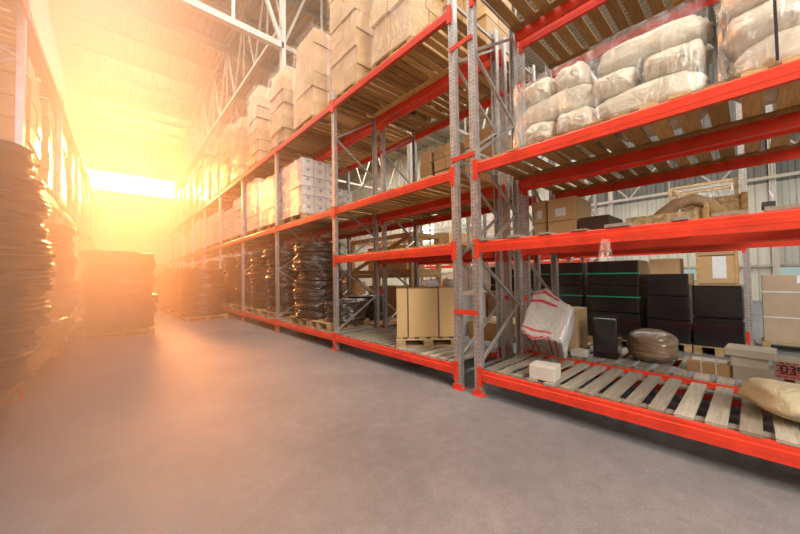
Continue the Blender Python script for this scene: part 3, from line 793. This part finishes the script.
# ------------------------------------------------------------------ bottom level of nearest rack
# tilted box under grey plastic with red stripes
def striped_box():
    Rv = Vector((.7407, -.6718, 0)); Uv = Vector((-.018, -.02, .9996)); Fv = Vector((.6716, .7404, .027))
    A = -.36 * Rv + .08 * Uv + .28 * Fv; B = .22 * Rv + .385 * Uv + .17 * Fv; K = .25 * Rv - .325 * Uv + .41 * Fv
    B = (B - A * (A.dot(B) / A.dot(A))); K = K - A * (A.dot(K) / A.dot(A)); K = K - B * (B.dot(K) / B.dot(B))
    low = Vector((4.08, 1.54, z0 + .012)); P0 = low - K
    t = tag(empty('plastic_wrapped_box', (P0.x, P0.y, z0)), 'big box in grey plastic with red stripes, tilted on one corner beside the posts', 'wrapped box')
    O = P0 - Vector((P0.x, P0.y, z0))
    ctr = O + (A + B + K) / 2; ha, hb, hk = A / 2, B / 2, K / 2
    def place(v, off=0):
        p = ha * v.x + hb * v.y + hk * v.z
        n = (abs(v.x) > .9) + (abs(v.y) > .9) + (abs(v.z) > .9)
        k = noise.noise(p * 7) * .022 + noise.noise(p * 19) * .010 + off
        # film pulled tight over the edges, loose over the faces, gathered tip at the top corner
        pk = max(0, 1 - abs(v.x - .45) / 1.1) * max(0, v.y) ** 3 * (1 - (v.z + 1) / 2)
        lo = max(0, 1 - abs(v.x - .30) / .55) * max(0, -v.y) ** 4 * max(0, 1 - (v.z + 1) / .5)
        return ctr + p * (1 - .025 * max(0, n - 1)) + p.normalized() * k + hb * (.62 * pk - .30 * lo)
    bm = bmesh.new(); bmesh.ops.create_cube(bm, size=2)
    bmesh.ops.subdivide_edges(bm, edges=bm.edges[:], cuts=13, use_grid_fill=True)
    base = {}
    for f in bm.faces: f.smooth = True; f.material_index = 1 if f.calc_center_median().x < -.99 else 0
    for v in bm.verts: v.co = place(v.co.copy())
    me = bpy.data.meshes.new('plastic_cover'); bmesh.ops.recalc_face_normals(bm, faces=bm.faces)
    bm.to_mesh(me); bm.free(); me.materials.append(M['greyplastic']); me.materials.append(M['whiteplastic'])
    o = bpy.data.objects.new('plastic_cover', me); C.objects.link(o); o.parent = t
    st = MB()
    def stripe(f, a0, a1, n=16):     # f(u, w) -> cube coordinates, w across the stripe
        for k in range(n):
            u0, u1 = a0 + (a1 - a0) * k / n, a0 + (a1 - a0) * (k + 1) / n
            st.add([place(Vector(f(u0, 0)), .0045), place(Vector(f(u1, 0)), .0045), place(Vector(f(u1, 1)), .0045), place(Vector(f(u0, 1)), .0045)], [(0, 1, 2, 3)])
    wd = .075
    def strip_obj(*fs):
        nonlocal st
        for f_, a0, a1 in fs: stripe(f_, a0, a1); st.build('red_stripe', 'redmark', t); st = MB()
    for q in (.62, .86): strip_obj((lambda u, w, q=q: (u, q + w * wd, -1), -.35, .98))
    for q in (-.98, -.74): strip_obj((lambda u, w, q=q: (u, q + w * wd, -1), -.45, .95))
    for q in (-.72, -.45, .25, .55): strip_obj((lambda u, w, q=q: (q + w * wd, -1, u), -.98, .75))
striped_box()
# small white wrapped block
o = plain_box('wrapped_block', 3.20, 3.42, 1.33, 1.58, z0, z0 + .145, 'card_w', 'small white film-wrapped block in front of the tilted striped box', 'block', bevel=.012, rz=.12)
plain_box('carton', 4.62, 5.10, 1.60, 1.95, z0, .90, 'card', 'brown carton standing behind the tilted striped box', 'carton', rz=.06)
o = MB().box(-.22, .22, -.13, .13, 0, .50).build('wrapped_box', 'black_film', None, .02, (4.78, 1.28, z0)); o.rotation_euler.z = .12
tag(o, 'black film-wrapped box standing between the brown carton and the round bale', 'wrapped box')
plain_box('carton', 4.45, 4.62, 1.44, 1.62, z0, .40, 'card_w', 'small white carton beside the black wrapped box', 'carton')
# round bale
def bale():
    mb = MB(); N = 44; R = 16; vs = []; r = .235; h = .37
    for j in range(R + 1):
        u = j / R
        rr = r * (1 - .55 * abs(2 * u - 1) ** 5) * (1 + .05 * math.sin(PI * u))
        for i in range(N):
            th = 2 * PI * i / N; c, s = math.cos(th), math.sin(th)
            k = noise.noise(Vector((c * 2, s * 2, u * 9))) * .018 + noise.noise(Vector((c * 6, s * 6, u * 28))) * .008
            vs.append(((rr * 1.05 + k) * c, (rr + k) * s, h * u))
    a = len(vs); vs += [(0, 0, 0), (0, 0, h - .02)]
    mb.add(vs, [(j * N + i, j * N + (i + 1) % N, (j + 1) * N + (i + 1) % N, (j + 1) * N + i) for j in range(R) for i in range(N)] + [(a, (i + 1) % N, i) for i in range(N)] + [(a + 1, R * N + i, R * N + (i + 1) % N) for i in range(N)], 0, True)
    t = mb.build('wrapped_bale', 'brown_bale', None, 0, (4.86, .84, z0)); tag(t, 'round brown film-wrapped bale on the rear shelf right of the black box', 'bale')
    s = MB(); pts = [( -.10, -.262 * 0 , 0)]
    return t
bale()
# flat brown carton with straps
t = tag(empty('flat_carton', (4.62, .33, z0), .0), 'flat brown carton with two straps right of the round bale', 'carton')
MB().box(0, .30, -.17, .17, 0, .11).build('carton_body', 'card_d', t, .004)
for y in (-.06, .05):
    MB().box(-.003, .303, y, y + .012, .001, .1135).build('strap', 'truss', t)
mb = MB(); mb.box(.10, .28, -.13, .14, .1102, .112); mb.build('paper_label', 'card_w', t)
# three flat cartons
SG = 'flat grey cartons in the pile of three'
for i, (x, y, dx, dy, za, dz_, rz) in enumerate(((4.60, .02, .34, .27, z0, .12, .0), (4.62, .045, .34, .25, z0 + .121, .10, .02), (4.60, .03, .34, .34, z0 + .222, .07, -.06))):
    plain_box('flat_carton', x, x + dx, y - dy / 2, y + dy / 2, za, za + dz_, 'card_g', ['flat grey-brown carton at the bottom of the pile of three', 'flat grey-brown carton in the middle of the pile of three', 'widest flat grey-brown carton topping the pile of three'][i], 'carton', SG, bevel=.004, rz=rz)
# printed box: red pattern and black digits
t = tag(empty('printed_box', (4.92, -.12, z0)), 'open printed box with red brick pattern and large black digits at the right edge', 'box')
mb = MB(); mb.box(0, .012, -.45, 0, 0, .17); mb.box(.012, .30, -.012, 0, 0, .17); mb.box(.012, .30, -.45, -.438, 0, .17); mb.box(.288, .30, -.438, -.012, 0, .17); mb.box(.012, .288, -.438, -.012, 0, .01)
mb.build('carton_body', 'card_g', t)
pr = MB()
for r_ in range(6):
    for c_ in range(10):
        yy = -.015 - c_ * .044 - (r_ % 2) * .02
        if yy - .036 > -.45: pr.box(-.0015, -.0004, yy - .036, yy, .012 + r_ * .026, .012 + r_ * .026 + .017)
pr.build('red_print', 'redmark', t)
def digit_strokes(ch):
    S = {'0': [[(0, .2), (.12, 0), (.45, 0), (.6, .25), (.6, .75), (.45, 1), (.15, 1), (0, .8), (0, .2)]], '3': [[(0, 1), (.5, 1), (.6, .8), (.25, .55), (.6, .3), (.5, 0), (0, 0)]],
         '9': [[(.6, .6), (.45, .45), (.1, .5), (0, .75), (.15, 1), (.5, 1), (.6, .8), (.6, .6), (.5, .2), (.2, 0)]]}
    return S[ch]
dg = MB()
for i, ch in enumerate('039'):
    for st in digit_strokes(ch):
        for a, b_ in zip(st, st[1:]):
            y_ = -.052 - i * .052
            dg.bar((-.0026, y_ - a[0] * .058, .055 + a[1] * .075), (-.0026, y_ - b_[0] * .058, .055 + b_[1] * .075), .012, .002, up=(1, 0, 0))
dg.build('black_digits', 'ink', t)
# cream sack
o = bpy.data.objects.new('cream_sack', sack_mesh(.56, .62, .22, 901, 'jute', 1.3)); C.objects.link(o); o.location = (3.70, -.26, z0 + .115); o.rotation_euler = (.12, .05, .5)
tag(o, 'slumped cream cloth sack lying at the right end of the bottom shelf', 'sack')

# ------------------------------------------------------------------ low middle level (L1)
z1 = L1 + .003
# flat timber lying across the beams of the near rack and rear rack
def board(x0, x1, y0, y1, z, th, lab, mat='grey_slat', group=None, rz=0):
    o = MB().box(-(x1 - x0) / 2, (x1 - x0) / 2, -(y1 - y0) / 2, (y1 - y0) / 2, 0, th).build('plank', mat, None, .003, ((x0 + x1) / 2, (y0 + y1) / 2, z)); o.rotation_euler.z = rz
    return tag(o, lab, 'plank', group)
BG = 'planks lying across the red beams of the low middle level'
for i, (ya, yb, th) in enumerate(((1.98, 2.10, .03), (1.62, 1.74, .03), (1.30, 1.42, .022), (.98, 1.12, .015), (.66, .84, .03), (.30, .40, .03), (-.62, -.5, .02))):
    board(XF - .01, XM + .02, ya, yb, z1, th, 'plank across the red beams of the low middle level, %s from the posts' % ORD[i], group=BG)
for i, (ya, yb) in enumerate(((1.95, 2.1), (1.55, 1.7), (1.1, 1.25), (.7, .85), (.3, .45), (-.1, .05))):
    board(XB0 - .01, XB1 + .02, ya, yb, z1, .022, 'plank on the rear rack low middle level, %s from the posts' % ORD[i], group='planks on the rear low middle level')
board(XF + .02, XF + .7, .00, .18, z1, .028, 'short weathered board at the edge of the low middle beam', rz=.0)
board(XF + .02, XF + .9, -.30, -.07, z1, .032, 'weathered board at the right end of the low middle beam')
board(XF + .04, XF + .2, -.12, -.06, z1 + .033, .035, 'small dark block standing on the weathered board', 'grime')
mb = MB(); mb.tube([(0, 0, 0), (.0, -.01, .04), (.0, .005, .075)], .004, 6); tag(mb.build('wire_stub', 'strapw', None, 0, (XF + .1, -.10, z1 + .068)), 'thin pale wire sticking up from the dark block', 'wire')
pallet_x(XF + .05, -.72, z1, .8, .42, 'pale pallet end at the right edge of the low middle level')
# cartons on the rear rack, low middle
zz1 = z1 + .023
def rcarton(x0, x1, y0, y1, zb, mat, lab, group=None):
    t = tag(empty('carton', (x0, y0, zz1)), lab, 'carton', group)
    MB().box(0, x1 - x0, 0, y1 - y0, 0, zb).build('carton_body', mat, t, .005)
    MB().box(-.002, -.0005, (y1 - y0) * .35, (y1 - y0) * .72, zb * .60, zb * .78).build('paper_label', 'paper', t)
    MB().box(-.0018, -.0003, .01, y1 - y0 - .01, zb * .48, zb * .50).build('seam', 'card_d', t)
    return t
rcarton(4.5, 5.1, 1.90, 2.08, .62, 'card_l', 'tall brown carton with a white label beside the rear post, low middle level')
rcarton(4.45, 5.05, 1.50, 1.86, .60, 'card_l', 'tall brown carton with a white label left of the dark board box, low middle level')
rcarton(5.6, 6.2, 2.9, 3.6, .50, 'card_l', 'brown carton seen through the bracing behind the posts') if False else None
plain_box('dark_box', 4.45, 5.1, 1.14, 1.47, zz1, zz1 + .30, 'darkbox', 'dark brown low box behind the low middle beam', 'box')
def osb_crate():
    t = tag(empty('board_crate', (4.42, .28, zz1)), 'low strand-board crate on the rear low middle level', 'crate')
    MB().box(0, .02, 0, .68, 0, .22).build('side_panel', 'osb', t); MB().box(.60, .62, 0, .68, 0, .22).build('side_panel', 'osb', t)
    MB().box(.02, .60, 0, .02, 0, .30).build('end_panel', 'osb', t); MB().box(.02, .60, .66, .68, 0, .22).build('end_panel', 'osb', t)
    MB().box(-.025, -.001, -.01, .03, 0, .235).build('corner_batten', 'crate_wood', t)
    return t
osb_crate()
t = tag(empty('board_crate', (5.0, .02, zz1)), 'taller strand-board crate half behind the low one', 'crate')
MB().box(0, .02, 0, .52, 0, .42).build('side_panel', 'osb', t); MB().box(.02, .30, 0, .02, 0, .42).build('end_panel', 'osb', t); MB().box(-.02, -.001, -.02, .03, 0, .43).build('corner_batten', 'crate_wood', t)
def arc_roll():
    # roll of brown paper under film, arched
    t = tag(empty('paper_roll', (4.72, .52, zz1 + .24)), 'curved roll of brown paper in clear film leaning in the crate', 'roll')
    mb = MB(); pts = [(0, .34 - .0, -.22), (0, .22, -.06), (0, .08, .05), (0, -.06, .08), (.02, -.18, .02), (.03, -.26, -.10)]
    mb.tube([(p[0], p[1] - .05, p[2] + .06) for p in pts], .065, 12); mb.build('roll_body', 'card', t)
    mb = MB(); mb.tube([(p[0], p[1] - .05, p[2] + .06) for p in pts[1:5]], .078, 12); mb.build('film', 'wrap', t)
arc_roll()
# hanging film scrap under the beam
mb = MB()
vs = []; fs = []
for j in range(7):
    for i in range(7):
        u = i / 6 - .5; vs.append((noise.noise(Vector((i, j, 2.2))) * .02, u * (.06 + .05 * j / 6), -j * .028))
for j in range(6):
    for i in range(6): fs.append((j * 7 + i, j * 7 + i + 1, (j + 1) * 7 + i + 1, (j + 1) * 7 + i))
mb.add(vs, fs, 0, True)
o = mb.build('film_scrap', 'wrap', None, 0, (XF - .03, .83, L1 - .09)); tag(o, 'scrap of clear film hanging over the low middle beam', 'film scrap', kind='thing')
so = o.modifiers.new('Solidify', 'SOLIDIFY'); so.thickness = .002

# ------------------------------------------------------------------ the next aisle
def black_stack(x, y, w, d, layers, lab, group, straps=True, rz=0):
    pallet_x(x, y, 0, w, d, 'floor pallet under the ' + lab)
    t = tag(empty('black_wrapped_load', (x, y, .146)), lab, 'wrapped load', group)
    z = 0
    for i, h in enumerate(layers):
        j = .015 * ((i * 7) % 3 - 1)
        MB().box(j, w + j, .01, d - .01, z, z + h - .008).build('wrapped_box', 'black_film', t, .02); z += h
    if straps:
        for q in straps: MB().box(-.028, -.018, -.012, d + .012, q, q + .022).build('green_strap', 'strapg', t)
    return t
BLG = 'black wrapped loads across the next aisle'
black_stack(7.05, 2.30, .8, 1.0, (.50, .50, .48), 'black wrapped load with green straps beside the brown carton', BLG, (.78, 1.22))
black_stack(7.05, 1.36, .8, .86, (.50, .50, .48), 'black wrapped load with green straps right of a narrow gap', BLG, (.78, 1.22))
black_stack(7.05, 3.42, .8, 1.0, (.50, .48, .46), 'black wrapped load mostly behind the rear posts', BLG, (.74, 1.2))
black_stack(7.35, .72, .8, .62, (.4, .42, .40), 'plain black wrapped load taller than its right neighbour', BLG, None)
black_stack(7.35, .08, .8, .62, (.48, .54), 'plain black wrapped load shorter one below the papered carton', BLG, None)
# papered carton on third row
t = tag(empty('tall_carton', (8.2, .16, .16)), 'tall brown carton with two white papers taped on in the far rack', 'carton')
MB().box(0, .8, 0, .52, 0, 1.58).build('carton_body', 'card', t, .006)
MB().box(-.004, -.001, .14, .32, 1.10, 1.50).build('taped_paper', 'paper', t); MB().box(-.004, -.001, .22, .46, .80, .98).build('taped_paper', 'paper', t)
for z in (.99, 1.51): MB().box(-.003, -.0005, .0, .52, z, z + .018).build('tape_line', 'tape', t)
MB().box(-.01, 0, -.004, .03, 0, 1.6).build('edge_batten', 'crate_wood', t); MB().box(-.01, 0, .50, .54, 0, 1.6).build('edge_batten', 'crate_wood', t)
pallet_x(8.2, .1, 0, .8, .64, 'floor pallet under the tall papered carton')
plain_box('carton', 8.3, 8.9, .95, 1.42, 1.35, 1.66, 'card', 'brown carton above the black loads left of the papered one', 'carton')
plain_box('wrapped_load', 8.3, 8.9, .92, 2.4, .05, 1.34, 'card_d', 'brown load standing behind the black wrapped loads', 'load')
plain_box('carton', 8.3, 8.8, 1.5, 1.85, 1.345, 1.62, 'card_w', 'whitish box on the brown load behind the black loads', 'carton')
# framed crate on row three
def framed_crate(x, y, z, w, d, h, lab, grp=None, film=True, diag=1, s=.045):
    t = tag(empty('timber_crate', (x, y, z)), lab, 'crate', grp)
    for (a, b_) in ((0, 0), (w, 0), (0, d), (w, d)): MB().bar((a, b_, 0), (a, b_, h), s, s).build('corner_post', 'crate_wood', t)
    for zz in (s / 2, h - s / 2):
        for a in (0, w): MB().bar((a, s / 2, zz), (a, d - s / 2, zz), s, s).build('rail', 'crate_wood', t)
        for b_ in (0, d): MB().bar((s / 2, b_, zz), (w - s / 2, b_, zz), s, s).build('rail', 'crate_wood', t)
    MB().bar((0, s, s), (0, d - s, h - s) if diag > 0 else (0, d - s, h - s), s * .8, s * .8).build('diagonal_brace', 'crate_wood', t) if diag > 0 else MB().bar((0, d - s, s), (0, s, h - s), s * .8, s * .8).build('diagonal_brace', 'crate_wood', t)
    if film: wrap_shell(t, -.03, w + .03, -.03, d + .03, 0, h, x + y, .01)
    MB().box(w * .2, w * .85, d * .15, d * .8, .03, h * .75).build('packed_machine', 'card_w' if film else 'card_l', t)
    return t
framed_crate(8.3, .14, 1.915, .7, .9, 1.15, 'timber-framed crate wrapped in film on the far rack above the papered carton', None, True, 1)
# tan strapped cartons at right
for i, (y, h) in enumerate(((-.62, 1.16), (-1.20, 1.16))):
    t = tag(empty('tan_carton', (8.55, y, .146)), ['tan strapped carton on a floor pallet, the left one at the right edge', 'tan strapped carton on a floor pallet, the right one at the right edge'][i], 'carton', None)
    MB().box(0, .6, .005, .50, 0, h).build('carton_body', 'card_tan', t, .006)
    for z in (.42, .86): MB().box(-.005, -.001, .0, .505, z, z + .02).build('strap', 'strapw', t)
    if i == 0: MB().box(-.008, -.005, -.0, .11, 1.02, 1.15).build('torn_label', 'paper', t)
pallet_x(8.5, -1.25, 0, .7, 1.16, 'floor pallet under the two tan strapped cartons')
# brown cartons low behind the post bracing
for i, (y, za, zb) in enumerate(((3.6, .12, .55), (3.6, .56, .98), (4.45, .12, .5), (4.45, .51, .95), (5.4, .12, .6))):
    plain_box('carton', 6.9, 7.5, y, y + .8, za, zb, 'card', 'brown carton seen through the bracing in the next aisle, %s of the pile' % ORD[i], 'carton', 'brown cartons seen through the bracing', bevel=.01)
pallet_x(6.9, 3.6, -.0, .7, .8, 'floor pallet of the brown cartons, near end'); pallet_x(6.9, 4.45, -.0, .7, .8, 'floor pallet of the brown cartons, middle'); pallet_x(6.9, 5.4, -.0, .7, .8, 'floor pallet of the brown cartons, far end')
# timber crates behind the second bay
CGp = 'timber crates behind the second bay of the rear rack'
framed_crate(5.95, 6.1, 0, 1.1, 2.8, 1.45, 'broad timber crate on the floor behind the second bay, lower one', CGp, False, 1, .11)
framed_crate(5.95, 6.1, 1.46, 1.1, 2.8, 1.1, 'timber crate stacked on the broad one behind the second bay', CGp, False, -1, .11)
framed_crate(5.95, 9.2, 0, 1.1, 1.9, 1.6, 'tall timber crate farther behind the second bay', CGp, False, -1, .09)
plain_box('yellow_tub', 5.6, 5.85, 5.3, 5.7, 0, .9, 'yellow', 'yellow plastic tub behind the strapped carton', 'tub')
plain_box('wrapped_load', 9.0, 10, 5.4, 6.9, 0, 1.7, 'greyplastic', 'pale film-wrapped load far behind the strapped carton', 'load', bevel=.04)
plain_box('wrapped_load', 8.3, 9, 4.4, 5.3, 1.915, 2.6, 'whiteplastic', 'pale wrapped load on the far rack seen through the posts', 'load', bevel=.04)
plain_box('wrapped_load', 8.3, 9, 3.1, 4.0, 1.915, 2.55, 'card_w', 'whitish load on the far rack left of the framed crate', 'load', bevel=.03)
# shapes on the distant shelving
rnd = random.Random(5)
k = 0
for z in (.90, 1.90, 3.0):
    for y in (4.2, 5.0, 5.9, 7.1, 7.9, 8.9, 10.0, 11.0):
        if z == .9 or rnd.random() < .8:
            plain_box('carton', 13.1, 13.8, y, y + rnd.uniform(.5, .72), z, z + rnd.uniform(.35, .75), rnd.choice(['card', 'card_w', 'card_d', 'card_l']), 'carton on the distant shelving, %s counted from its near bottom corner' % ORD[k], 'carton', 'cartons on the distant shelving'); k += 1
# film wrapped dark roll bundle on middle shelf, second bay
o = bpy.data.objects.new('wrapped_bundle', sack_mesh(1.0, .5, .34, 930, 'hose_film', 1.4)); C.objects.link(o); o.location = (4.85, 6.55, L2 + DZ + .16); o.rotation_euler.z = HP
tag(o, 'dark film-wrapped bundle lying on the rear middle shelf', 'bundle')
# cartons by the far end wall
for i, (x, y, dx, h, m_) in enumerate(((.9, 31, 1.6, 3.0, 'card_d'), (2.6, 31.2, 1.5, 2.6, 'card_d'), (1.8, 29.9, .7, 1.8, 'card'))):
    plain_box('big_carton', x, x + dx, y, y + .8, 0, h, m_, ['big brown carton by the far end wall, left one', 'big brown carton by the far end wall, right one', 'big brown carton by the far end wall, lower middle one'][i], 'carton', bevel=.02)

# ------------------------------------------------------------------ haze, light, camera
hz = MB().box(-1.95, XW - .5, -1.2, YWALL - .3, .01, H - .6).build('glare_veil', 'wrap')  # scattering volume added to imitate the orange veil of lens glare
m = bpy.data.materials.new('glare_scatter'); m.use_nodes = True; nt = m.node_tree
nt.nodes.remove(nt.nodes['Principled BSDF']); out = nt.nodes['Material Output']
vs_ = nt.nodes.new('ShaderNodeVolumeScatter'); vs_.inputs['Color'].default_value = (1.0, .85, .66, 1); vs_.inputs['Anisotropy'].default_value = .45
tc = nt.nodes.new('ShaderNodeTexCoord'); sp = nt.nodes.new('ShaderNodeSeparateXYZ'); nt.links.new(tc.outputs['Object'], sp.inputs[0])
def mt(op, a, bb=None, cc=None, clamp=False):
    n_ = nt.nodes.new('ShaderNodeMath'); n_.operation = op; n_.use_clamp = clamp
    for i, x in enumerate((a, bb, cc)):
        if x is None: continue
        if hasattr(x, 'is_linked'): nt.links.new(x, n_.inputs[i])
        else: n_.inputs[i].default_value = x
    return n_.outputs[0]
HK = .040
s1 = mt('SUBTRACT', mt('MULTIPLY', sp.outputs['Y'], .42), sp.outputs['X'])
s2 = mt('MULTIPLY', mt('DIVIDE', mt('ADD', s1, 1.0), 4.5, clamp=True), mt('MAXIMUM', .35, mt('DIVIDE', mt('SUBTRACT', 34.0, sp.outputs['Y']), 14.0, clamp=True)))
n3_ = mt('MULTIPLY', mt('DIVIDE', mt('SUBTRACT', .9, sp.outputs['X']), 1.4, clamp=True), mt('DIVIDE', mt('SUBTRACT', 13.0, sp.outputs['Y']), 8.0, clamp=True))
near_ = mt('DIVIDE', mt('SUBTRACT', sp.outputs['Y'], .8), 2.5, clamp=True)
nt.links.new(mt('MULTIPLY', near_, mt('ADD', mt('MULTIPLY', mt('MULTIPLY', s2, HK), mt('MAXIMUM', .12, mt('DIVIDE', mt('SUBTRACT', 12.0, sp.outputs['Z']), 6.0, clamp=True))), mt('MULTIPLY', n3_, .22))), vs_.inputs['Density'])
nt.links.new(vs_.outputs[0], out.inputs['Volume'])
hz.data.materials.clear(); hz.data.materials.append(m)
tag(hz, 'warm veil added in the aisle for lens glare, thickest towards the far left', 'glare_veil', kind='stuff')

def area(name, loc, rot, sx, sy, energy, col, spread=180):
    l = bpy.data.lights.new(name, 'AREA'); l.shape = 'RECTANGLE'; l.size = sx; l.size_y = sy; l.energy = energy; l.color = col; l.spread = math.radians(spread)
    o = bpy.data.objects.new(name, l); C.objects.link(o); o.location = loc; o.rotation_euler = rot; return o
area('window_light', (1.3, YWALL - .35, 9.7), (math.radians(-90 + 4), 0, 0), 6, 1.4, 1300, (1.0, .42, .14), 170)
sl = bpy.data.lights.new('sun_shaft', 'SPOT'); sl.energy = 400000; sl.color = (1.0, .27, .05); sl.spot_size = math.radians(20); sl.spot_blend = .9; sl.shadow_soft_size = 3.0
so_ = bpy.data.objects.new('sun_shaft', sl); C.objects.link(so_); so_.location = (.9, YWALL - .5, 9.7)
so_.rotation_euler = (Vector((-1.7, 4, 1.6)) - so_.location).to_track_quat('-Z', 'Y').to_euler()
area('roof_fill', (1.0, 5, H - .7), (0, 0, 0), 5, 10, 1050, (1.0, .93, .84))  # area fills added under the roof for general brightness, no fittings modelled
area('roof_fill', (1.0, 20, H - .7), (0, 0, 0), 5, 12, 1100, (1.0, .80, .60))
area('roof_fill', (8.5, 1, H - .7), (0, 0, 0), 4, 12, 600, (1.0, .96, .92))
area('roof_fill', (16, 5, H - .7), (0, 0, 0), 8, 20, 1300, (1.0, .98, .95))
area('roof_fill', (13, 20, H - .7), (0, 0, 0), 10, 12, 3000, (1.0, .93, .82))
area('front_fill', (-1.0, -5.8, 5.5), (math.radians(80), 0, math.radians(-22)), 5, 5, 1300, (1.0, .96, .90))  # added fill from behind the camera, no window modelled there

W = bpy.data.worlds.new('World'); sc.world = W; W.use_nodes = True
W.node_tree.nodes['Background'].inputs[0].default_value = (1.0, .96, .9, 1); W.node_tree.nodes['Background'].inputs[1].default_value = .16

cam = bpy.data.cameras.new('camera'); co = bpy.data.objects.new('camera', cam); C.objects.link(co)
yaw, pit, rol = map(math.radians, (42.21, 1.547, .875))
F = Vector((math.sin(yaw) * math.cos(pit), math.cos(yaw) * math.cos(pit), math.sin(pit)))
R = Vector((math.cos(yaw), -math.sin(yaw), 0)); U = R.cross(F)
R2 = R * math.cos(rol) - U * math.sin(rol); U2 = R * math.sin(rol) + U * math.cos(rol)
co.matrix_world = Matrix.Translation((0, 0, 1.398)) @ Matrix((R2, U2, -F)).transposed().to_4x4()
cam.sensor_width = 36; cam.lens = 318.4 * 36 / 800; cam.clip_start = .05; cam.clip_end = 200
sc.camera = co
sc.view_settings.view_transform = 'Standard'; sc.view_settings.look = 'None'; sc.view_settings.gamma = 1; sc.view_settings.exposure = 0
sc.cycles.volume_step_rate = 2.0; sc.cycles.volume_max_steps = 64
sc.cycles.max_bounces = 8; sc.cycles.transparent_max_bounces = 12
sc.cycles.sample_clamp_indirect = 6
